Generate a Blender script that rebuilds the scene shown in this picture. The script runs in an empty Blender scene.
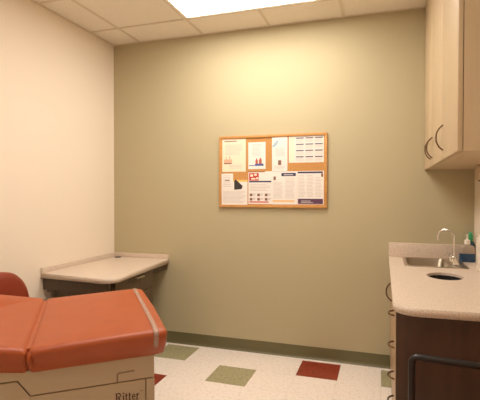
import bpy, bmesh, math, random
from mathutils import Vector, Matrix
random.seed(4)
S = bpy.context.scene
COL = S.collection

# ------------------------------------------------------------------ camera
F, YAW, PITCH, ROLL = 434.432, -0.31816, -0.01382, 0.00112
CAM = Vector((2.4425, -3.5697, 1.3591))
fw = Vector((math.sin(YAW)*math.cos(PITCH), math.cos(YAW)*math.cos(PITCH), math.sin(PITCH)))
r0 = Vector((math.cos(YAW), -math.sin(YAW), 0)); u0 = r0.cross(fw)
r1 = r0*math.cos(ROLL) + u0*math.sin(ROLL); u1 = u0*math.cos(ROLL) - r0*math.sin(ROLL)
cd = bpy.data.cameras.new('camera'); cam = bpy.data.objects.new('camera', cd); COL.objects.link(cam)
cd.sensor_width = 36; cd.lens = F/480*36; cd.clip_start = 0.05
M = Matrix((r1, u1, -fw)).transposed().to_4x4(); M.translation = CAM
cam.matrix_world = M
S.camera = cam

# ------------------------------------------------------------------ world, light, exposure
w = bpy.data.worlds.new('world'); S.world = w; w.use_nodes = True
w.node_tree.nodes['Background'].inputs[0].default_value = (1.0, .86, .68, 1)
w.node_tree.nodes['Background'].inputs[1].default_value = 0.05
S.view_settings.view_transform = 'Standard'; S.view_settings.look = 'None'
S.view_settings.gamma = 1; S.view_settings.use_curve_mapping = False
S.view_settings.exposure = 0.0
LAMP = 15.0            # diffuser of the fixture above the back wall
FILL2 = 10.0           # unseen fill fixture added above the exam table
FILL3 = 5.0           # dim unseen fill fixture added over the near end
LCOL = (1.0, .93, .86)

# ------------------------------------------------------------------ materials
def srgb(r, g, b):
    f = lambda c: (c/255/12.92) if c/255 <= .04045 else ((c/255+.055)/1.055)**2.4
    return (f(r), f(g), f(b), 1)
def mat(name, c, rough=.6, metal=0., spec=.5, c2=None, scale=60, bump=0., bscale=200, coat=0, trans=0, detail=3, lo=.4, hi=.6, emit=0, alpha=1, stretch=None):
    m = bpy.data.materials.new(name); m.use_nodes = True; nt = m.node_tree
    b = nt.nodes['Principled BSDF']
    b.inputs['Base Color'].default_value = c; b.inputs['Roughness'].default_value = rough
    b.inputs['Metallic'].default_value = metal; b.inputs['Specular IOR Level'].default_value = spec
    b.inputs['Coat Weight'].default_value = coat; b.inputs['Transmission Weight'].default_value = trans
    b.inputs['Alpha'].default_value = alpha
    tc = nt.nodes.new('ShaderNodeTexCoord'); src = tc.outputs['Object']
    if stretch:
        mp = nt.nodes.new('ShaderNodeMapping'); mp.inputs['Scale'].default_value = stretch
        nt.links.new(src, mp.inputs[0]); src = mp.outputs[0]
    if c2:
        n = nt.nodes.new('ShaderNodeTexNoise'); n.inputs['Scale'].default_value = scale; n.inputs['Detail'].default_value = detail
        nt.links.new(src, n.inputs['Vector'])
        r = nt.nodes.new('ShaderNodeValToRGB'); r.color_ramp.elements[0].position = lo; r.color_ramp.elements[1].position = hi
        r.color_ramp.elements[0].color = c; r.color_ramp.elements[1].color = c2
        nt.links.new(n.outputs[0], r.inputs[0]); nt.links.new(r.outputs[0], b.inputs['Base Color'])
    if bump:
        n = nt.nodes.new('ShaderNodeTexNoise'); n.inputs['Scale'].default_value = bscale; n.inputs['Detail'].default_value = 2
        nt.links.new(src, n.inputs['Vector'])
        bp = nt.nodes.new('ShaderNodeBump'); bp.inputs['Strength'].default_value = bump; bp.inputs['Distance'].default_value = .002
        nt.links.new(n.outputs[0], bp.inputs['Height']); nt.links.new(bp.outputs[0], b.inputs['Normal'])
    if emit:
        b.inputs['Emission Color'].default_value = (*LCOL, 1); b.inputs['Emission Strength'].default_value = emit
    return m
WALLW = mat('cream_wall_paint', srgb(240, 226, 206), .8, bump=.15, bscale=350)
WALLG = mat('olive_wall_paint', srgb(188, 176, 141), .75, bump=.15, bscale=350)
CEIL = mat('acoustic_tile', srgb(244, 236, 222), .9, c2=srgb(228, 216, 198), scale=160, detail=4, lo=.52, hi=.66, bump=.3, bscale=160)
TBAR = mat('shaded_grid_metal', srgb(222, 208, 188), .5)  # grid toned darker, the shadow along its edges put into the colour
BASEB = mat('green_rubber_base', srgb(106, 99, 65), .45)
VCT = mat('white_vinyl_tile', srgb(246, 234, 222), .32, c2=srgb(228, 212, 196), scale=45, lo=.5, hi=.72, detail=6)
VCTG = mat('green_vinyl_tile', srgb(172, 164, 126), .32, c2=srgb(152, 144, 108), scale=45, lo=.45, hi=.65, detail=6)
VCTR = mat('red_vinyl_tile', srgb(150, 58, 34), .32, c2=srgb(118, 38, 22), scale=45, lo=.45, hi=.65, detail=6)
GROUT = mat('tile_joint', srgb(190, 172, 152), .6)
LAM = mat('speckled_laminate', srgb(222, 204, 186), .38, c2=srgb(202, 182, 162), scale=170, lo=.48, hi=.6, detail=3)
DARKW = mat('dark_brown_laminate', srgb(84, 60, 44), .42, c2=srgb(70, 48, 35), scale=9, lo=.3, hi=.7, stretch=(3, 3, .6))
DESKW = mat('grey_brown_laminate', srgb(92, 75, 54), .45, c2=srgb(78, 63, 45), scale=9, lo=.3, hi=.7, stretch=(3, 3, .6))
MAPLE = mat('pale_maple_laminate', srgb(198, 176, 142), .45, c2=srgb(193, 170, 136), scale=7, lo=.3, hi=.7, stretch=(5, 5, .5))
PULL = mat('bronze_pull', srgb(110, 84, 60), .3, metal=.9)
SATIN = mat('satin_nickel', srgb(205, 198, 188), .3, metal=1)
STEEL = mat('stainless_steel', srgb(190, 180, 165), .3, metal=1, bump=.05, bscale=300)
CHROME = mat('chrome', srgb(228, 226, 222), .08, metal=1)
VINYL = mat('rust_vinyl', srgb(168, 78, 32), .44, c2=srgb(162, 74, 29), scale=14, lo=.3, hi=.7, bump=.12, bscale=420, spec=.5)
CHAIRV = mat('dark_rust_vinyl', srgb(136, 46, 22), .4, c2=srgb(128, 42, 20), scale=14, lo=.3, hi=.7)
SHELL = mat('taupe_moulded_plastic', srgb(184, 162, 134), .45, bump=.06, bscale=300)
GAP = mat('dark_gap', srgb(52, 38, 28), .8)
STRAPM = mat('clear_grey_vinyl', srgb(214, 186, 168), .25, alpha=.4, coat=.5)
INK = mat('brown_ink', srgb(74, 40, 34), .6)
BLK = mat('black_plastic', srgb(30, 27, 25), .35)
BLKM = mat('black_painted_tube', srgb(24, 20, 18), .35)
OAK = mat('oak_frame', srgb(208, 154, 88), .4, c2=srgb(192, 136, 72), scale=14, lo=.3, hi=.7, stretch=(2, 2, 6))
CORK = mat('cork', srgb(208, 154, 90), .9, c2=srgb(186, 130, 68), scale=170, lo=.4, hi=.62, bump=.5, bscale=200)
PAPER = mat('white_paper', srgb(240, 232, 222), .7)
PAPERY = mat('cream_paper', srgb(244, 228, 200), .7)
def flat(n, *c): return mat(n, srgb(*c), .7)
GREYT = flat('grey_print', 196, 184, 176); NAVY = flat('navy_print', 52, 50, 84); PURP = flat('purple_print', 92, 56, 84)
RED = flat('red_print', 196, 58, 54); ORNG = flat('orange_print', 246, 196, 130); SKYB = flat('blue_print', 176, 202, 212)
PEACH = flat('peach_print', 222, 178, 146); BROWN = flat('brown_print', 130, 92, 70); YEL = flat('yellow_print', 236, 196, 110)
DKP = flat('charcoal_print', 58, 50, 46); BLUEP = flat('royal_print', 78, 92, 160)
WHITEP = mat('white_plastic', srgb(236, 224, 208), .35)
CLEARW = mat('greyish_clear_plastic', srgb(172, 154, 136), .25, alpha=.9)
BLUE = mat('blue_soap', srgb(16, 62, 98), .2, coat=.4)
TEAL = mat('teal_gel', srgb(30, 72, 84), .15, coat=.4)
GREENC = mat('green_cap', srgb(52, 160, 104), .3)
LABELP = mat('grey_label', srgb(158, 140, 122), .5)
LAMPM = mat('lamp_diffuser', (.9, .85, .75, 1), .5, emit=LAMP)
FILLM3 = mat('added_dim_fill_diffuser', (.9, .85, .75, 1), .5, emit=FILL3)
FILLM2 = mat('added_fill_diffuser', (.9, .85, .75, 1), .5, emit=FILL2)
BEIGE = mat('beige_plastic', srgb(206, 178, 146), .4)
HOLEM = mat('black_liner', srgb(24, 20, 18), .8)

# ------------------------------------------------------------------ helpers
def fin(name, bm, m, parent=None, loc=None, rot=None, smooth=False, bev=0, seg=3, sharp=40):
    me = bpy.data.meshes.new(name)
    bmesh.ops.recalc_face_normals(bm, faces=bm.faces)
    bm.to_mesh(me); bm.free()
    ms = m if isinstance(m, (list, tuple)) else [m]
    for x in ms: me.materials.append(x)
    o = bpy.data.objects.new(name, me); COL.objects.link(o)
    if parent: o.parent = parent
    if loc: o.location = loc
    if rot: o.rotation_euler = rot
    if bev:
        b = o.modifiers.new('bevel', 'BEVEL'); b.width = bev; b.segments = seg; b.limit_method = 'ANGLE'; b.angle_limit = math.radians(30)
        smooth = True
    if smooth:
        for p in me.polygons: p.use_smooth = True
        me.set_sharp_from_angle(angle=math.radians(sharp)) if not bev else None
    return o
def bx(bm, x0, x1, y0, y1, z0, z1):
    v = [bm.verts.new((x, y, z)) for x in (x0, x1) for y in (y0, y1) for z in (z0, z1)]
    for f in ((0,1,3,2), (4,6,7,5), (0,4,5,1), (2,3,7,6), (0,2,6,4), (1,5,7,3)): bm.faces.new([v[i] for i in f])
    return v
def box(name, m, x0, x1, y0, y1, z0, z1, parent=None, bev=0, seg=2):
    bm = bmesh.new(); bx(bm, min(x0,x1), max(x0,x1), min(y0,y1), max(y0,y1), min(z0,z1), max(z0,z1))
    return fin(name, bm, m, parent, bev=bev, seg=seg)
def prism(bm, pts, lo, hi, axis=2):
    def P(a, b, c):
        return (a, b, c) if axis == 2 else ((a, c, b) if axis == 1 else (c, a, b))
    A = [bm.verts.new(P(a, b, lo)) for a, b in pts]; B = [bm.verts.new(P(a, b, hi)) for a, b in pts]
    n = len(pts)
    bm.faces.new(A[::-1]); bm.faces.new(B)
    for i in range(n): bm.faces.new((A[i], A[(i+1)%n], B[(i+1)%n], B[i]))
def smooth_path(pts, n=6):
    pts = [Vector(p) for p in pts]; out = []
    for i in range(len(pts)-1):
        p0 = pts[max(i-1, 0)]; p1 = pts[i]; p2 = pts[i+1]; p3 = pts[min(i+2, len(pts)-1)]
        for k in range(n):
            t = k/n
            out.append(.5*((2*p1)+(p2-p0)*t+(2*p0-5*p1+4*p2-p3)*t*t+(3*p1-p0-3*p2+p3)*t**3))
    out.append(pts[-1]); return out
def fillet(pts, r, n=6):
    pts = [Vector(p) for p in pts]; out = [pts[0]]
    for i in range(1, len(pts)-1):
        a = (pts[i-1]-pts[i]); b = (pts[i+1]-pts[i]); ra = min(r, a.length*.49, b.length*.49)
        p = pts[i]+a.normalized()*ra; q = pts[i]+b.normalized()*ra
        for k in range(n+1):
            t = k/n; out.append((1-t)**2*p+2*t*(1-t)*pts[i]+t*t*q)
    out.append(pts[-1]); return out
def tube(bm, pts, r, n=10, cap=True):
    pts = [Vector(p) for p in pts]; rings = []; up = None
    for i, p in enumerate(pts):
        t = (pts[min(i+1, len(pts)-1)]-pts[max(i-1, 0)]).normalized()
        if up is None: up = t.orthogonal().normalized()
        up = (up-t*up.dot(t)).normalized(); s = t.cross(up)
        rr = r[i] if isinstance(r, (list, tuple)) else r
        rings.append([bm.verts.new(p+(up*math.cos(a)+s*math.sin(a))*rr) for a in [2*math.pi*k/n for k in range(n)]])
    for a, b in zip(rings, rings[1:]):
        for k in range(n): bm.faces.new((a[k], a[(k+1)%n], b[(k+1)%n], b[k]))
    if cap: bm.faces.new(rings[0][::-1]); bm.faces.new(rings[-1])
def lathe(bm, prof, c=(0, 0, 0), n=24, sx=1, sy=1):
    rings = []
    for r, z in prof:
        rings.append([bm.verts.new((c[0]+r*sx*math.cos(2*math.pi*k/n), c[1]+r*sy*math.sin(2*math.pi*k/n), c[2]+z)) for k in range(n)])
    for a, b in zip(rings, rings[1:]):
        for k in range(n): bm.faces.new((a[k], a[(k+1)%n], b[(k+1)%n], b[k]))
    bm.faces.new(rings[0][::-1]); bm.faces.new(rings[-1])
def tobj(name, pts, r, m, parent=None, n=10):
    bm = bmesh.new(); tube(bm, pts, r, n); return fin(name, bm, m, parent, smooth=True)
def empty(name, loc, rz=0):
    o = bpy.data.objects.new(name, None); COL.objects.link(o); o.location = loc; o.rotation_euler = (0, 0, rz)
    o.empty_display_size = .1; return o
def tag(o, label, cat, group=None):
    o['label'] = label; o['category'] = cat
    if group: o['group'] = group
    return o
def struct(o):
    o['kind'] = 'structure'; return o
def slab(name, m, outer, holes, z0, z1, parent=None, bev=.003):
    """flat plate with holes, from 2D outlines"""
    cu = bpy.data.curves.new(name+'_outline', 'CURVE'); cu.dimensions = '2D'; cu.fill_mode = 'BOTH'; cu.extrude = (z1-z0)/2
    for loop in [outer]+holes:
        s = cu.splines.new('POLY'); s.points.add(len(loop)-1); s.use_cyclic_u = True
        for p, (x, y) in zip(s.points, loop): p.co = (x, y, 0, 1)
    tmp = bpy.data.objects.new('tmp', cu); COL.objects.link(tmp)
    dg = bpy.context.evaluated_depsgraph_get(); me = bpy.data.meshes.new_from_object(tmp.evaluated_get(dg))
    bpy.data.objects.remove(tmp)
    for v in me.vertices: v.co.z += (z0+z1)/2
    bm = bmesh.new(); bm.from_mesh(me); bmesh.ops.remove_doubles(bm, verts=bm.verts, dist=1e-5)
    bmesh.ops.dissolve_limit(bm, angle_limit=.01, verts=bm.verts, edges=bm.edges)
    return fin(name, bm, m, parent)
def arc(cx, cy, rx, ry, a0, a1, n=10):
    return [(cx+rx*math.cos(math.radians(a0+(a1-a0)*k/n)), cy+ry*math.sin(math.radians(a0+(a1-a0)*k/n))) for k in range(n+1)]

# ------------------------------------------------------------------ room shell
W, H, YB = 3.08, 2.766, -4.35
struct(box('wall_back', WALLG, -.1, W+.1, 0, .1, 0, H+.12))
struct(box('wall_left', WALLW, -.1, 0, YB, 0, 0, H+.12))
struct(box('wall_right', WALLW, W, W+.1, YB, 0, 0, H+.12))
struct(box('wall_front', WALLW, -.1, W+.1, YB-.1, YB, 0, H+.12))
# floor: 12 inch tiles, accents set among white ones
T = .3048; X0, Y0 = -.003, -.055
bm = bmesh.new()
bx(bm, -.1, W+.1, YB-.1, .1, -.1, -.0015)
for f in bm.faces: f.material_index = 3
acc = {(2,0):1, (6,0):2, (8,0):1, (4,1):1, (2,2):2, (6,4):1, (8,3):2, (4,5):2, (2,4):1, (6,7):2, (2,7):2, (4,9):1, (8,6):1, (0,3):2, (0,6):1, (8,9):2, (6,10):1, (2,10):1, (0,10):2}
g = .0006
for i in range(-1, 11):
    for j in range(-1, 15):
        x0, x1 = max(X0+i*T+g, -.0), min(X0+(i+1)*T-g, W)
        y1, y0 = min(Y0-j*T-g, 0), max(Y0-(j+1)*T+g, YB)
        if x1-x0 < .002 or y1-y0 < .002: continue
        n0 = len(bm.faces); bx(bm, x0, x1, y0, y1, -.0014, 0)
        bm.faces.ensure_lookup_table()
        for f in bm.faces[n0:]: f.material_index = acc.get((i, j), 0)
struct(fin('floor', bm, [VCT, VCTG, VCTR, GROUT]))
# ceiling: lay-in tiles; openings for the seen and the added fixtures stay free
GX = [-.32, .29, .925, 1.532, 2.137, 2.742, 3.35]; GY = [.25, -.36, -.965, -1.57, -2.18, -2.79, -3.4, -4.01, -4.62]
bm = bmesh.new()
fix = {(2,1), (3,1), (2,3), (3,3), (2,5), (3,5)}
for i in range(len(GX)-1):
    for j in range(len(GY)-1):
        if (i, j) in fix: continue
        x0, x1 = max(GX[i], 0), min(GX[i+1], W); y1, y0 = min(GY[j], 0), max(GY[j+1], YB)
        bx(bm, x0+.006, x1-.006, y0+.006, y1-.006, H+.004, H+.02)
struct(fin('ceiling', bm, CEIL))
bm = bmesh.new()
bx(bm, -.1, W+.1, YB-.1, .1, H+.12, H+.14)
struct(fin('ceiling_deck', bm, CEIL))
bm = bmesh.new()
for x in GX[1:-1]:
    if x == 1.532:
        segs = [(0, GY[1]), (GY[2], GY[3]), (GY[4], GY[5]), (GY[6], YB)]
    else: segs = [(0, YB)]
    for a, b in segs: bx(bm, x-.0115, x+.0115, b, a, H, H+.0035)
for y in GY[1:-1]: bx(bm, 0, W, y-.0115, y+.0115, H-.0002, H+.0033)
bx(bm, 0, .02, YB, 0, H-.0003, H+.003); bx(bm, W-.02, W, YB, 0, H-.0003, H+.003)
bx(bm, 0, W, -.02, 0, H-.0004, H+.003)
struct(fin('trim_ceiling_grid', bm, TBAR))
# rubber base
def cove(name, along, fixed, a0, a1, sgn):
    bm = bmesh.new()
    prof = [(0, 0), (.016, 0), (.014, .003), (.007, .012), (.004, .025), (.0035, .1), (.002, .103), (0, .103)]
    pts = [(fixed+sgn*p, z) for p, z in prof]
    prism(bm, pts, a0, a1, axis=0 if along == 'x' else 1)
    return struct(fin(name, bm, BASEB))
cove('baseboard_back', 'x', 0, 0, 2.515, -1)
cove('baseboard_left', 'y', 0, YB, -.02, 1)
cove('baseboard_right', 'y', W, YB, -1.56, -1)

# ------------------------------------------------------------------ seen light fixture and added fill lights
def fixture(x0, x1, y0, y1, lm, label):
    e = tag(empty('ceiling_or_fill_light', ((x0+x1)/2, (y0+y1)/2, H)), label, 'ceiling light')
    cx, cy = e.location.x, e.location.y; hx, hy = (x1-x0)/2-.012, (y1-y0)/2-.012
    bm = bmesh.new()
    bx(bm, -hx, hx, -hy, hy, .085, .09)
    for a in ((-hx, -hx+.012, -hy, hy), (hx-.012, hx, -hy, hy), (-hx+.012, hx-.012, -hy, -hy+.012), (-hx+.012, hx-.012, hy-.012, hy)): bx(bm, *a, .004, .085)
    fin('housing', bm, WHITEP, e)
    box('diffuser', lm, -hx+.013, hx-.013, -hy+.013, hy-.013, .006, .012, e)
    return e
fixture(.925, 2.137, -.965, -.36, LAMPM, 'bright rectangular fluorescent ceiling light in tiled ceiling near olive back wall')
fixture(.925, 2.137, -2.18, -1.57, FILLM2, 'unseen rectangular fill light added above the exam table')

fixture(.925, 2.137, -3.4, -2.79, FILLM3, 'dim unseen rectangular fill light added over the near end of the room')

# ------------------------------------------------------------------ corner desk
top = [(0, 0), (.586, 0), (.650, -.86)] + arc(.55, -.885, .103, .103, 5, -90, 8) + [(0, -.945)]
d = tag(empty('desk_worktop', (0, 0, 0)), 'speckled beige laminate corner worktop with low splash lip, set against left wall', 'worktop')
slab('top', LAM, [(max(x, .001), min(y, -.001)) for x, y in top], [], .727, .7635, d)
bm = bmesh.new(); bx(bm, .001, .019, -.945, -.02, .7636, .802); bx(bm, .001, .583, -.019, -.001, .7636, .802)
fin('splash_lip', bm, LAM, d, bev=.002)
bm = bmesh.new(); lathe(bm, [(.024, 0), (.03, .001), (.03, .004), (.026, .006), (.012, .006)], (.08, -.062, .7636))
fin('cable_grommet', bm, BLK, d, smooth=True)
a = tag(empty('desk_apron', (0, 0, 0)), 'dark brown apron rail under the corner worktop edges', 'rail')
box('front_rail', DESKW, .008, .585, -.925, -.905, .636, .7265, a)
box('side_rail', DESKW, .548, .566, -.3, -.002, .668, .7265, a)
box('wall_bracket', SATIN, .002, .02, -.9, -.88, .612, .7265, a)
p = tag(empty('drawer_pedestal', (0, 0, 0)), 'dark grey brown drawer pedestal under the corner worktop with small bright pull', 'drawer cabinet')
box('body', DESKW, .08, .578, -.862, -.32, .08, .7265, p)
box('toe_base', GAP, .1, .55, -.85, -.33, .0, .08, p)
for z0, z1 in ((.575, .72), (.42, .571), (.09, .416)):
    dr = box('drawer', DESKW, .5785, .597, -.859, -.323, z0, z1, p, bev=.002)
    zc = min((z0+z1)/2+.05, z1-.02) if z1 < .7 else .698
    dh = box('handle', SATIN, .6, .622, -.60, -.49, zc-.006, zc+.006, dr, bev=.003)

# ------------------------------------------------------------------ guest chair behind the table
ch = tag(empty('guest_chair', (.29, -1.56, 0), math.radians(3)), 'round topped rust vinyl chair with black arms, between exam table and left wall', 'chair')
def slabround(bm, hw, z0, z1, y_of, th, nx=16, nz=12):
    pass
bm = bmesh.new()
out = []
hw, zb, zt = .205, .50, .885
pts = [(-.15, zb), (.15, zb)] + [(hw*math.copysign(abs(math.cos(t))**.8, math.cos(t)), .66+(zt-.66)*math.sin(t)**.85) for t in [math.pi*k/20 for k in range(21)]]
lay = []
for k, (xo, sc) in enumerate(((-.035, .86), (-.028, .96), (-.01, 1.0), (.012, 1.0), (.032, .95), (.042, .82), (.046, .5))):
    ring = []
    for y, z in pts:
        zz = .69+(z-.69)*sc; yy = y*sc
        ring.append(bm.verts.new((xo-.10*(zz-.5)+.25*yy*yy, yy, zz)))
    lay.append(ring)
for A, B in zip(lay, lay[1:]):
    n = len(A)
    for k in range(n): bm.faces.new((A[k], A[(k+1)%n], B[(k+1)%n], B[k]))
bm.faces.new(lay[0][::-1]); bm.faces.new(lay[-1])
fin('backrest', bm, CHAIRV, ch, smooth=True, sharp=60)
bm = bmesh.new(); bx(bm, .03, .46, -.2, .2, .405, .475)
fin('seat', bm, CHAIRV, ch, bev=.03, seg=4)
for s in (-1, 1):
    tobj('frame', fillet([(-.04, s*.19, .0), (-.03, s*.2, .45), (-.035, s*.22, .645), (.12, s*.225, .657), (.40, s*.225, .652), (.43, s*.215, .42), (.45, s*.2, 0)], .05), .011, BLKM, ch)
    bm = bmesh.new(); bx(bm, .03, .37, s*.225-.022, s*.225+.022, .668, .682)
    fin('armrest', bm, BLK, ch, bev=.01)
tobj('crossbar', [(.02, -.2, .392), (.02, .2, .392)], .011, BLKM, ch)
tobj('crossbar', [(.40, -.215, .392), (.40, .215, .392)], .011, BLKM, ch)

# ------------------------------------------------------------------ exam table
et = tag(empty('exam_table', (1.293, -2.398, 0), math.radians(38)), 'rust vinyl medical exam table on taupe moulded base marked Ritter', 'exam table')
def hexa(bm, a0, a1, c0, c1, zb0, zb1, zt0, zt1, nseg=1):
    v = [bm.verts.new(p) for p in ((a0,c0,zb0),(a0,c0,zt0),(a0,c1,zb0),(a0,c1,zt0),(a1,c0,zb1),(a1,c0,zt1),(a1,c1,zb1),(a1,c1,zt1))]
    for f in ((0,1,3,2), (4,6,7,5), (0,4,5,1), (2,3,7,6), (0,2,6,4), (1,5,7,3)): bm.faces.new([v[i] for i in f])
# seat cushion: plan outline with softly rounded foot end, lofted
def cushion(name, outline, zbot, ztop, r=.022, crown=.006):
    bm = bmesh.new(); n = len(outline)
    cx = sum(p[0] for p in outline)/n; cy = sum(p[1] for p in outline)/n
    hx = (max(p[0] for p in outline)-min(p[0] for p in outline))/2; hy = (max(p[1] for p in outline)-min(p[1] for p in outline))/2
    cx = (max(p[0] for p in outline)+min(p[0] for p in outline))/2; cy = (max(p[1] for p in outline)+min(p[1] for p in outline))/2
    def inset(d, top=False):
        return [Vector((cx+(p[0]-cx)*(1-(d if top else .12*d)/hx), cy+(p[1]-cy)*(1-d/hy))) for p in outline]
    lay = []
    prof = [(.060, 0), (.048, .002), (.040, .008), (.014, .050)]
    for d, dz in prof: lay.append([bm.verts.new((p.x, p.y, zbot(p.x)+dz)) for p in inset(d)])
    for k in range(7):
        t = math.pi/2*k/6
        lay.append([bm.verts.new((p.x, p.y, ztop(p.x)-r+r*math.sin(t))) for p in inset(r*(1-math.cos(t)), True)])
    lay.append([bm.verts.new((p.x+(cx-p.x)*.25, p.y+(cy-p.y)*.25, ztop(p.x)+crown*.8)) for p in inset(r, True)])
    lay.append([bm.verts.new((p.x+(cx-p.x)*.6, p.y+(cy-p.y)*.6, ztop(p.x)+crown)) for p in inset(r, True)])
    for A, B in zip(lay, lay[1:]):
        for k in range(n): bm.faces.new((A[k], A[(k+1)%n], B[(k+1)%n], B[k]))
    bm.faces.new(lay[0][::-1]); bm.faces.new(lay[-1])
    return fin(name, bm, VINYL, et, smooth=True, sharp=70)
C0, C1 = -.006, .776
def subdiv(a, b, n): return [(a[0]+(b[0]-a[0])*k/n, a[1]+(b[1]-a[1])*k/n) for k in range(n)]
seat_o = arc(.014, C0+.012, .012, .012, 180, 270, 3) + subdiv((.026, C0), (.45, C0), 4)[1:] + arc(.45, C0+.034, .034, .034, 270, 350, 5) + [(.487, .2), (.490, .385), (.487, .57)] + arc(.45, C1-.034, .034, .034, 10, 90, 5) + subdiv((.45, C1), (.026, C1), 4)[1:] + arc(.014, C1-.012, .012, .012, 90, 180, 3)
back_o = [(-.80, C0+.06)] + arc(-.75, C0+.05, .05, .05, 190, 270, 4) + subdiv((-.75, C0), (-.012, C0), 6)[1:] + arc(-.013, C0+.012, .012, .012, 270, 360, 3) + arc(-.013, C1-.012, .012, .012, 0, 90, 3) + subdiv((-.012, C1), (-.75, C1), 6)[1:] + arc(-.75, C1-.05, .05, .05, 90, 170, 4)
cushion('seat_cushion', seat_o, lambda a: .729+.024*max(a, 0), lambda a: .829+.045*a-.04*max(0, a-.42))
cushion('back_cushion', back_o, lambda a: .729-.145*a, lambda a: .830-.18*a)
# clear strap that holds the paper, wrapped over the seat cushion near its foot end
bm = bmesh.new()
zt = lambda a: .829+.045*a-.04*max(0, a-.42)
path = [(C0+.046, .749), (C0+.013, .79)] + [(C0+.022-.024*math.cos(t), -1000+math.sin(t)) for t in (.2, .6, 1.0, 1.4)] + [(.1, 0), (.385, 0), (.66, 0)] + [(C1-.022+.024*math.cos(t), -1000+math.sin(t)) for t in (1.4, 1.0, .6, .2)] + [(C1-.013, .79), (C1-.046, .749)]
def zz(a, c, z):
    if z < -900: return zt(a)-.022+.024*(z+1000)
    if z == 0: return zt(a)+.0066
    return z
ring = []
for c, z in path:
    ring.append([bm.verts.new((a, c, zz(a, c, z))) for a in (.428, .446)])
for A, B in zip(ring, ring[1:]): bm.faces.new((A[0], A[1], B[1], B[0]))
so = fin('paper_strap', bm, STRAPM, et, smooth=True); md = so.modifiers.new('s', 'SOLIDIFY'); md.thickness = .0012; md.offset = 1
so['label'] = 'clear vinyl strap across the foot end of the cushion'
# pinched vinyl fold at the hinge
bm = bmesh.new(); tube(bm, smooth_path([(.007, .036, .748), (.010, .012, .772), (.006, -.008, .80), (.008, .004, .816)], 5), [.007]*5+[.009]*5+[.007]*5+[.004], 8)
fin('hinge_fold', bm, VINYL, et, smooth=True)
bm = bmesh.new(); bx(bm, -.02, .02, .03, C1-.03, .75, .822); fin('hinge_web', bm, VINYL, et)
# upper shell
sh = [(-.79, .838), (-.02, .741), (.436, .749), (.437, .656), (.006, .650), (-.034, .708), (-.79, .708)]
bm = bmesh.new(); prism(bm, sh, .042, .735, axis=1); 
upper = fin('upper_shell', bm, SHELL, et, bev=.004)
bm = bmesh.new(); prism(bm, [(-.77, .04), (.42, .04), (.42, .668), (.0, .668), (-.03, .72), (-.77, .72)], .058, .72, axis=1)
fin('seam_shade_core', bm, mat('seam_shade_brown', srgb(104, 82, 62), .8), et)  # dark core added behind the shell seams, gap shade put into its colour
bm = bmesh.new(); prism(bm, [(-.78, .06), (.404, .06), (.404, .6515), (.0035, .6455), (-.0365, .7035), (-.78, .7035)], .046, .73, axis=1)
fin('lower_body', bm, SHELL, et, bev=.003)
bm = bmesh.new(); bx(bm, .4065, .438, .044, .733, .06, .652)
fin('end_panel', bm, SHELL, et, bev=.004)
box('plinth', BLK, -.74, .43, .09, .69, 0, .06, et)
# pull recess above the badge: a bead with groove shade in its colour
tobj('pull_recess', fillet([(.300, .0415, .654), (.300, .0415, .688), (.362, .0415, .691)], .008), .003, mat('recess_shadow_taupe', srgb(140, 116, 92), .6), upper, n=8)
# drawer split lines and step at the foot end
dr = box('foot_drawer', SHELL, .439, .450, .12, .66, .38, .62, et, bev=.004)
box('drawer_pull', GAP, .4502, .454, .3, .48, .585, .6, dr)
# badge lettering with serifs: built as one plate of letters
bm = bmesh.new()
def stroke(x0, z0, x1, z1, wd, th=.0012):
    d_ = Vector((x1-x0, z1-z0)); nn = Vector((-d_.y, d_.x)).normalized()*wd/2
    prism(bm, [(x0+nn.x, z0+nn.y), (x0-nn.x, z0-nn.y), (x1-nn.x, z1-nn.y), (x1+nn.x, z1+nn.y)], 0, -th, axis=1)
def curve_stroke(pts, wd):
    for p_, q_ in zip(pts, pts[1:]): stroke(*p_, *q_, wd)
def letR(x):
    stroke(x+.006, 0, x+.006, .034, .0055); stroke(x, .001, x+.013, .001, .002); stroke(x, .033, x+.014, .033, .002)
    curve_stroke([(x+.013, .033), (x+.020, .0315), (x+.0225, .026), (x+.020, .019), (x+.012, .0175)], .004)
    stroke(x+.013, .0175, x+.024, .0015, .0048); stroke(x+.021, .001, x+.029, .001, .002)
def leti(x):
    stroke(x+.005, 0, x+.005, .022, .0045); stroke(x, .001, x+.010, .001, .002); stroke(x+.001, .0215, x+.006, .0215, .002); stroke(x+.005, .028, x+.005, .033, .005)
def lett(x):
    stroke(x+.005, .003, x+.005, .030, .0045); stroke(x, .0215, x+.012, .0215, .0022); curve_stroke([(x+.005, .004), (x+.008, .001), (x+.012, .003)], .003)
def lete(x):
    curve_stroke([(x+.002, .0125), (x+.015, .0125), (x+.014, .018), (x+.009, .0218), (x+.004, .019), (x+.0022, .0115), (x+.004, .004), (x+.009, .0008), (x+.015, .005)], .0032)
def letr(x):
    stroke(x+.005, 0, x+.005, .022, .0045); stroke(x, .001, x+.010, .001, .002); stroke(x+.001, .0215, x+.006, .0215, .002)
    curve_stroke([(x+.006, .015), (x+.010, .021), (x+.014, .021)], .0038)
letR(0); leti(.030); lett(.0415); lett(.0555); lete(.070); letr(.088)
stroke(.108, .031, .118, .031, .0015)
bl = fin('badge_lettering', bm, INK, et, loc=(.292, .0458, .578)); bl['label'] = 'brown serif lettering reading Ritter'; bl.scale = (.86, 1, 1)

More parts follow.
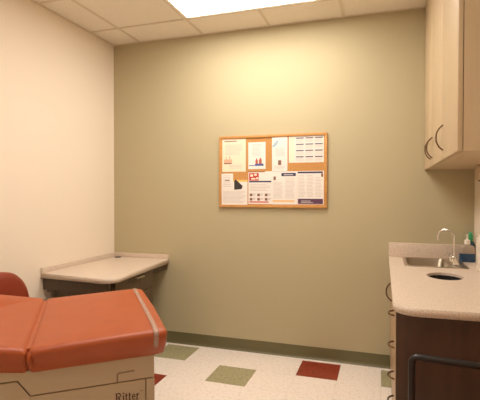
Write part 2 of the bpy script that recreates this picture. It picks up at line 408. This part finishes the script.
# ------------------------------------------------------------------ base cabinet, counter, sink
bc = tag(empty('base_cabinet', (0, 0, 0)), 'dark brown base cabinet with drawers and arched pulls under the sink counter', 'cabinet')
FX = 2.500; CE = -1.535
bm = bmesh.new(); bx(bm, FX+.02, W-.002, CE+.019, CE+.037, .1, .842); bx(bm, FX+.02, W-.002, -.02, -.002, .1, .842)
bx(bm, FX+.02, W-.002, CE+.037, -.02, .1, .118); bx(bm, W-.012, W-.002, CE+.037, -.02, .118, .842)
bx(bm, FX+.02, W-.012, -.99, -.972, .118, .842); bx(bm, FX+.02, FX+.09, CE+.037, -.02, .824, .842)
fin('carcass', bm, MAPLE, bc)
bm = bmesh.new(); bx(bm, FX, W-.002, CE, CE+.018, .0, .842)
fin('end_panel', bm, DARKW, bc)['label'] = 'plain dark brown end panel'
box('toe_kick', BASEB, FX+.06, FX+.075, CE+.02, -.002, 0, .1, bc)
FACE = mat('front_laminate', srgb(176, 146, 112), .35)
def pull(parent, p0, p1, out, rad=.0045):
    p0 = Vector(p0); p1 = Vector(p1); o_ = Vector(out)
    pts = smooth_path([p0, p0.lerp(p1, .12)+o_*.55, p0.lerp(p1, .32)+o_*.93, p0.lerp(p1, .5)+o_, p0.lerp(p1, .68)+o_*.93, p0.lerp(p1, .88)+o_*.55, p1], 4)
    return tobj('handle', pts, rad, PULL, parent, n=8)
for z0, z1, zh in ((.687, .838, .762), (.528, .683, .603), (.373, .524, .448), (.11, .369, .322)):
    drw = box('drawer', FACE, FX, FX+.018, CE+.021, -.985, z0, z1, bc, bev=.002)
    pull(drw, (FX, -1.31, zh), (FX, -1.21, zh), (-.028, 0, 0))
for y0, y1, hy in ((-.98, -.495, -.80), (-.49, -.01, None)):
    dd = box('door', FACE, FX, FX+.018, y0, y1, .11, .838, bc, bev=.002)
    if hy: pull(dd, (FX, hy, .828), (FX, hy, .712), (-.036, 0, 0))
ct = tag(empty('sink_counter', (0, 0, 0)), 'speckled pink beige sink counter with rounded corner and backsplash along right wall', 'counter')
rc = .10
outer = [(2.487, -.001), (2.487, -1.50)] + arc(2.487+rc, -1.50, rc, .108, 180, 270, 10) + [(W-.001, -1.59), (W-.001, -.001)]
hole_e = arc(2.79, -.775, .098, .125, 0, 350, 35)
SX0, SX1, SY0, SY1 = 2.60, 2.872, -.45, -.07
slab('top', LAM, outer, [hole_e, [(SX0, SY0), (SX1, SY0), (SX1, SY1), (SX0, SY1)]], .843, .878, ct)
bm = bmesh.new(); bx(bm, 2.487, W-.002, -.019, -.001, .8785, .985)
fin('backsplash', bm, LAM, ct, bev=.002)
# waste chute under the oval opening
wc = tag(empty('waste_chute', (2.79, -.775, 0)), 'dark oval waste opening cut in the counter beside the sink', 'waste bin')
bm = bmesh.new()
n = 36; R = []
for s_, z in ((1.0, .8775), (.995, .862), (.985, .84), (.98, .55), (.9, .25)):
    R.append([bm.verts.new((.0965*s_*math.cos(2*math.pi*k/n), .1235*s_*math.sin(2*math.pi*k/n), z)) for k in range(n)])
for A, B in zip(R, R[1:]):
    for k in range(n): bm.faces.new((A[k], A[(k+1)%n], B[(k+1)%n], B[k]))
bm.faces.new(R[-1])
o = fin('liner', bm, [LAM, HOLEM], wc, smooth=True)
for pl in o.data.polygons:
    if pl.center.z < .865: pl.material_index = 1
# sink
sk = tag(empty('sink', (0, 0, .878)), 'small stainless steel drop-in sink set in the counter by the back wall', 'sink')
def rr(x0, x1, y0, y1, r, n=5):
    return arc(x1-r, y1-r, r, r, 0, 90, n)+arc(x0+r, y1-r, r, r, 90, 180, n)+arc(x0+r, y0+r, r, r, 180, 270, n)+arc(x1-r, y0+r, r, r, 270, 360, n)
slab('rim', STEEL, rr(2.583, 2.972, -.468, -.052, .02), [rr(SX0+.004, SX1-.004, SY0+.004, SY1-.004, .035)], .0005, .0045, sk)
bm = bmesh.new(); R = []
for d_, z, r in ((.0035, .004, .035), (.010, -.004, .035), (.014, -.13, .04), (.03, -.15, .05), (.1, -.155, .03)):
    R.append([bm.verts.new((x, y, z)) for x, y in rr(SX0+d_, SX1-d_, SY0+d_, SY1-d_, r)])
for A, B in zip(R, R[1:]):
    for k in range(len(A)): bm.faces.new((A[k], A[(k+1)%len(A)], B[(k+1)%len(A)], B[k]))
bm.faces.new(R[-1])
fin('bowl', bm, mat('darker_steel', srgb(160, 148, 130), .35, metal=1), sk, smooth=True, sharp=60)  # bowl steel set darker than the rim steel
bm = bmesh.new(); lathe(bm, [(.04, 0), (.042, .002), (.036, .003), (.03, .001), (.01, .0015)], ((SX0+SX1)/2, -.26, -.1545))
fin('drain', bm, CHROME, sk, smooth=True)
# faucet
fc = tag(empty('faucet', (2.906, -.275, .8826)), 'chrome gooseneck faucet with two lever handles at the sink', 'faucet')
bm = bmesh.new(); lathe(bm, [(.03, 0), (.03, .008), (.02, .014), (.016, .03), (.012, .045), (.008, .05)], (0, 0, 0)); fin('base', bm, CHROME, fc, smooth=True)
box('deck_plate', CHROME, -.024, .024, -.1, .1, 0, .007, fc, bev=.003)
ang = math.radians(180-20); dx, dy = math.cos(ang), math.sin(ang)
pts = [(0, 0, .04), (0, 0, .17)]+[(dx*(.052-.052*math.cos(t)), dy*(.052-.052*math.cos(t)), .178+.052*math.sin(t)) for t in [math.pi*k/12 for k in range(13)]]+[(dx*.104, dy*.104, .165)]
tobj('spout', pts, .0072, CHROME, fc, n=12)
tobj('aerator', [(dx*.104, dy*.104, .170), (dx*.104, dy*.104, .155)], .0085, CHROME, fc, n=12)
for s in (-1, 1):
    bm = bmesh.new(); lathe(bm, [(.02, .006), (.019, .02), (.013, .034), (.012, .045), (.015, .05), (.008, .055)], (0, s*.078, 0)); hb = fin('handle', bm, CHROME, fc, smooth=True)
    tobj('lever', [(0, s*.078, .046), (-.02, s*.1, .052), (-.04, s*.12, .055)], [.006, .0055, .005], CHROME, hb)

# ------------------------------------------------------------------ things on the counter
sb = tag(empty('soap_bottle', (3.014, -.128, .8785), 0), 'blue liquid soap bottle with white pump behind the faucet', 'soap bottle')
def rlathe(bm, prof, hx, hy, n=6):
    R = []
    for s_, z, r in prof:
        a, b = hx*s_, hy*s_; r = min(r, a*.98, b*.98)
        R.append([bm.verts.new((x, y, z)) for x, y in rr(-a, a, -b, b, r, n)])
    for A, B in zip(R, R[1:]):
        for k in range(len(A)): bm.faces.new((A[k], A[(k+1)%len(A)], B[(k+1)%len(A)], B[k]))
    bm.faces.new(R[0][::-1]); bm.faces.new(R[-1])
bm = bmesh.new(); rlathe(bm, [(.93, 0, .02), (1, .004, .022), (1, .058, .022), (.995, .06, .022)], .052, .032); fin('blue_liquid', bm, BLUE, sb, smooth=True)
bm = bmesh.new(); rlathe(bm, [(.995, .0605, .022), (1, .062, .022), (.98, .1, .022), (.8, .112, .02), (.3, .124, .01)], .052, .032); fin('upper_body', bm, CLEARW, sb, smooth=True)
bm = bmesh.new(); lathe(bm, [(.015, .122), (.019, .125), (.019, .152), (.012, .157), (.006, .16), (.006, .18), (.008, .182), (.008, .196), (.004, .198)]); pm = fin('pump', bm, WHITEP, sb, smooth=True)
tobj('nozzle', [(0, 0, .19), (-.006, -.016, .191), (-.01, -.028, .185)], [.006, .005, .004], WHITEP, pm)
gb = tag(empty('gel_bottle', (3.046, -.052, .8785), math.radians(0)), 'dark teal bottle with green cap at back corner of counter', 'bottle')
bm = bmesh.new(); rlathe(bm, [(.93, 0, .02), (1, .004, .022), (1, .115, .022), (.8, .135, .02), (.4, .142, .01)], .03, .024); fin('body', bm, TEAL, gb, smooth=True)
bm = bmesh.new(); lathe(bm, [(.013, .1425), (.017, .145), (.017, .18), (.013, .20), (.006, .206)]); fin('cap', bm, GREENC, gb, smooth=True)
tb = tag(empty('carton', (3.046, -.52, .8785)), 'tall cream white carton on the counter at the right edge of the photo', 'box')
bm = bmesh.new(); prism(bm, [(-.036, 0), (.032, 0), (.032, .22), (.01, .235), (-.036, .205)], -.08, .07, axis=1)
for v in bm.verts: pass
fin('body', bm, WHITEP, tb, bev=.004)
bm = bmesh.new(); bx(bm, -.030, .010, -.05, .04, .2325, .2345)
bm.free()

# ------------------------------------------------------------------ upper cabinet
uc = tag(empty('upper_cabinet', (0, 0, 0)), 'tall pale maple wall cabinet with three doors reaching the ceiling', 'cabinet')
UX, UZ = 2.737, 1.541
bm = bmesh.new(); bx(bm, UX+.0220, W-.001, -1.555, -.001, UZ, H-.001)
fin('carcass', bm, MAPLE, uc)
for k, (y0, y1, hs) in enumerate(((-.523, -.004, [-.47]), (-1.04, -.527, [-.58]), (-1.556, -1.044, [-1.095]))):
    dd = box('door', MAPLE, UX, UX+.0195, y0, y1, UZ, H-.004, uc, bev=.0015)
    for hy in hs: pull(dd, (UX, hy, UZ+.177), (UX, hy, UZ+.047), (-.034, 0, 0), .004)
td = tag(empty('towel_dispenser', (0, 0, 0)), 'beige dispenser box mounted on right wall just under the wall cabinet', 'dispenser')
box('body', BEIGE, 3.0, W-.001, -.62, -.47, 1.448, UZ-.002, td, bev=.006)
box('slot', GAP, 3.012, 3.055, -.6, -.49, 1.442, 1.4475, td)

# ------------------------------------------------------------------ tubular chair whose arm shows at lower right
c2 = tag(empty('tubular_armchair', (2.556, -1.705, 0), math.radians(-6)), 'black tubular chair frame standing before the dark cabinet end panel', 'chair')
# local +x runs to the chair's rear, +y is the cabinet side
for yy in (0, -.5):
    tobj('arm_frame', fillet([(.0, yy, .012), (0, yy, .708), (.47, yy, .708), (.49, yy, .012)], .03, 8), .014, BLKM, c2, n=14)
tobj('crossbar', [(.0125, -.01, .40), (.0125, -.49, .40)], .011, BLKM, c2)
tobj('crossbar', [(.455, -.01, .40), (.455, -.49, .40)], .011, BLKM, c2)
bm = bmesh.new(); bx(bm, .0, .455, -.475, -.025, .412, .47); fin('seat', bm, VINYL, c2, bev=.02)
bm = bmesh.new(); bx(bm, .43, .465, -.475, -.025, .55, .84); fin('backrest', bm, VINYL, c2, bev=.015)

# ------------------------------------------------------------------ cork board and what is pinned to it
cb = tag(empty('cork_board', (0, 0, 0)), 'oak framed cork notice board hung on olive back wall', 'notice board')
bx0, bx1, bz0, bz1 = 1.081, 2.013, 1.244, 1.858; fwid = .021
box('cork_panel', CORK, bx0+fwid, bx1-fwid, -.012, -.001, bz0+fwid, bz1-fwid, cb)
bm = bmesh.new()
bx(bm, bx0, bx1, -.02, -.001, bz1-fwid, bz1); bx(bm, bx0, bx1, -.02, -.001, bz0, bz0+fwid)
bx(bm, bx0, bx0+fwid, -.02, -.001, bz0+fwid, bz1-fwid); bx(bm, bx1-fwid, bx1, -.02, -.001, bz0+fwid, bz1-fwid)
fin('frame', bm, OAK, cb, bev=.002)
def sheet(x0, z1, x1, z0, label, m=PAPER, y=-.0128, name='paper_notice', prints=()):
    e = tag(empty(name, ((x0+x1)/2, y, (z0+z1)/2)), label, 'paper notice', 'papers pinned to the cork board')
    hx, hz = (x1-x0)/2, (z1-z0)/2
    bm = bmesh.new()
    n = 6; A = []
    for k in range(n+1):
        u = k/n; curl = .0018*(abs(u-.5)*2)**3*random.choice((.3, 1))
        A.append([bm.verts.new((-hx, -curl*.0, hz-2*hz*u)), bm.verts.new((hx, 0, hz-2*hz*u)), bm.verts.new((-hx, .0005, hz-2*hz*u)), bm.verts.new((hx, .0005, hz-2*hz*u))])
    for p_, q_ in zip(A, A[1:]):
        bm.faces.new((p_[0], q_[0], q_[1], p_[1])); bm.faces.new((p_[2], p_[3], q_[3], q_[2]))
        bm.faces.new((p_[0], p_[2], q_[2], q_[0])); bm.faces.new((p_[1], q_[1], q_[3], p_[3]))
    bm.faces.new((A[0][0], A[0][1], A[0][3], A[0][2])); bm.faces.new((A[-1][0], A[-1][2], A[-1][3], A[-1][1]))
    fin('sheet', bm, m, e)
    groups = {}
    flatp = []
    for nm, pm_, rects in prints:
        flatp += [(nm, pm_, [r]) for r in rects] if nm in ('icon', 'month_heading', 'photo_face') else [(nm, pm_, rects)] if rects else []
    for kk, (nm, pm_, rects) in enumerate(flatp):
        bm = bmesh.new()
        for (u0, v0, u1, v1) in rects:      # fractions from the sheet's top left
            bx(bm, -hx+u0*2*hx, -hx+u1*2*hx, -.0006-.00003*kk, -.0001, hz-v1*2*hz, hz-v0*2*hz)
        fin(nm, bm, pm_, e)
    return e
def lines(u0, u1, v0, v1, n, jag=.25, t=.25):
    h_ = (v1-v0)/n; return [(u0, v0+k*h_, u1-random.random()*jag*(u1-u0), v0+k*h_+h_*t) for k in range(n)]
sheet(1.107, 1.835, 1.323, 1.551, 'large cream letter with a small boat drawing, top left of cork board', PAPERY, prints=(
    ('heading', BROWN, [(.1, .06, .62, .085)]), ('text_lines', GREYT, lines(.14, .9, .18, .5, 9)),
    ('picture', PEACH, [(.08, .62, .42, .76), (.16, .55, .2, .62), (.3, .52, .34, .62)]), ('picture_base', BROWN, [(.07, .73, .4, .76)]), ('footer_lines', GREYT, lines(.3, .9, .8, .92, 3))))
sheet(1.345, 1.799, 1.498, 1.571, 'small white flyer with red and blue picture at its foot, beside the boat letter', prints=(
    ('text_lines', GREYT, lines(.2, .8, .08, .55, 10)), ('picture', mat('brick_print', srgb(190, 96, 72), .7), [(.42, .66, .56, .82), (.62, .64, .78, .82), (.46, .6, .52, .68), (.68, .58, .75, .66)]), ('colour_band', BLUEP, [(.05, .85, .9, .88), (.4, .80, .88, .86)])))
sheet(1.554, 1.836, 1.686, 1.55, 'tall narrow white notice with pale blue feather shape, top centre of cork board', PAPER, y=-.0144, prints=(
    ('feather', SKYB, [(.02, .22, .2, .29), (.12, .16, .32, .25), (.26, .10, .4, .19)]), ('text_lines', GREYT, lines(.2, .95, .32, .58, 8)), ('emblem', BROWN, [(.4, .68, .6, .82)]), ('emblem_inner', PAPER, []), ('footer_lines', GREYT, lines(.15, .9, .85, .96, 3))))
cal_h = []; cal_l = []; cal_b = []
for r_ in range(4):
    for c_ in range(3):
        u = .21+c_*.27; v = .06+r_*.235
        cal_h.append((u, v, u+.22, v+.035)); cal_l += lines(u, u+.22, v+.06, v+.2, 4, .1, .2)
sheet(1.697, 1.837, 1.985, 1.618, 'white year calendar of twelve small blocks, top right of cork board', prints=(('month_heading', NAVY, cal_h), ('day_rows', GREYT, cal_l), ('side_note', PAPERY, [(.02, .03, .16, .97)])))
sheet(1.102, 1.481, 1.338, 1.266, 'white letter with dark slanted picture, bottom left of cork board', prints=(
    ('text_lines', GREYT, lines(.06, .95, .45, .95, 10)), ('yellow_header', YEL, [(.37, .0, 1, .08)])))
# dark slanted picture on it
e = [o for o in bpy.data.objects if o.name.startswith('paper_notice')][-1]
bm = bmesh.new(); prism(bm, [(-.002, .10), (.012, .112), (.075, .055), (.066, .028), (-.002, .022)], -.0008, -.0001, axis=1)
bm2 = fin('picture', bm, DKP, e)
sheet(1.102, 1.536, 1.208, 1.389, 'small white slip overlapping the wide letter at lower left of cork board', y=-.0146, prints=(('text_lines', GREYT, lines(.15, .85, .12, .85, 7)), ('heading', BROWN, [(.3, .38, .7, .43)])))
ic = []
for r_ in range(2):
    for c_ in range(3): ic.append((.06+c_*.32, .68+r_*.135, .17+c_*.32, .76+r_*.135))
sheet(1.347, 1.551, 1.555, 1.274, 'white flyer with red and yellow photo corner and red bottom band', y=-.0136, prints=(
    ('header_line', BROWN, [(.0, .0, .7, .025)]), ('photo', RED, [(.03, .05, .44, .28)]), ('photo_face', PAPERY, [(.08, .09, .2, .16), (.25, .07, .36, .13), (.12, .2, .3, .25), (.33, .18, .42, .24)]),
    ('title_band', NAVY, [(.03, .29, .97, .335)]), ('icon', BROWN, ic), ('text_lines', GREYT, lines(.06, .94, .4, .62, 5)+[(u1+.02, v0, u1+.14, v0+.02) for (_, v0, u1, _b) in ic]+[(u1+.02, v0+.04, u1+.12, v0+.06) for (_, v0, u1, _b) in ic]), ('red_band', RED, [(.04, .92, .86, .955)])))
sheet(1.555, 1.548, 1.767, 1.272, 'white text poster with dark title bar and orange footer, below the feather notice', y=-.0128, prints=(
    ('title_bar', NAVY, [(.38, .05, .95, .145)]), ('title_text', PAPER, []), ('emblem', BROWN, [(.06, .15, .15, .26)]), ('text_lines', GREYT, lines(.05, .47, .32, .84, 14)+lines(.53, .95, .22, .84, 16)), ('orange_footer', ORNG, [(.03, .87, .9, .92)])))
sheet(1.768, 1.549, 1.986, 1.274, 'white text poster with purple footer block, bottom right of cork board', y=-.0128, prints=(
    ('header_strip', NAVY, [(.02, .02, .96, .07)]), ('emblem', BROWN, [(.9, .08, .97, .18)]), ('text_lines', GREYT, lines(.04, .32, .13, .8, 16)+lines(.36, .64, .13, .8, 16)+lines(.68, .95, .2, .8, 14)),
    ('purple_footer', PURP, [(.03, .83, .97, .985)])))
# print on top of the dark footer and bar
def overprint(x0, x1, z0, z1, m, par):
    p_ = par.location
    return box('footer_text', m, x0-p_.x, x1-p_.x, -.0011, -.0008, z0-p_.z, z1-p_.z, par)
np_ = [o for o in bpy.data.objects if o.name.startswith('paper_notice')]
overprint(1.80, 1.88, 1.300, 1.304, PAPER, np_[-1]); overprint(1.80, 1.90, 1.288, 1.291, PAPER, np_[-1])
overprint(1.655, 1.735, 1.517, 1.522, PAPER, np_[-2])
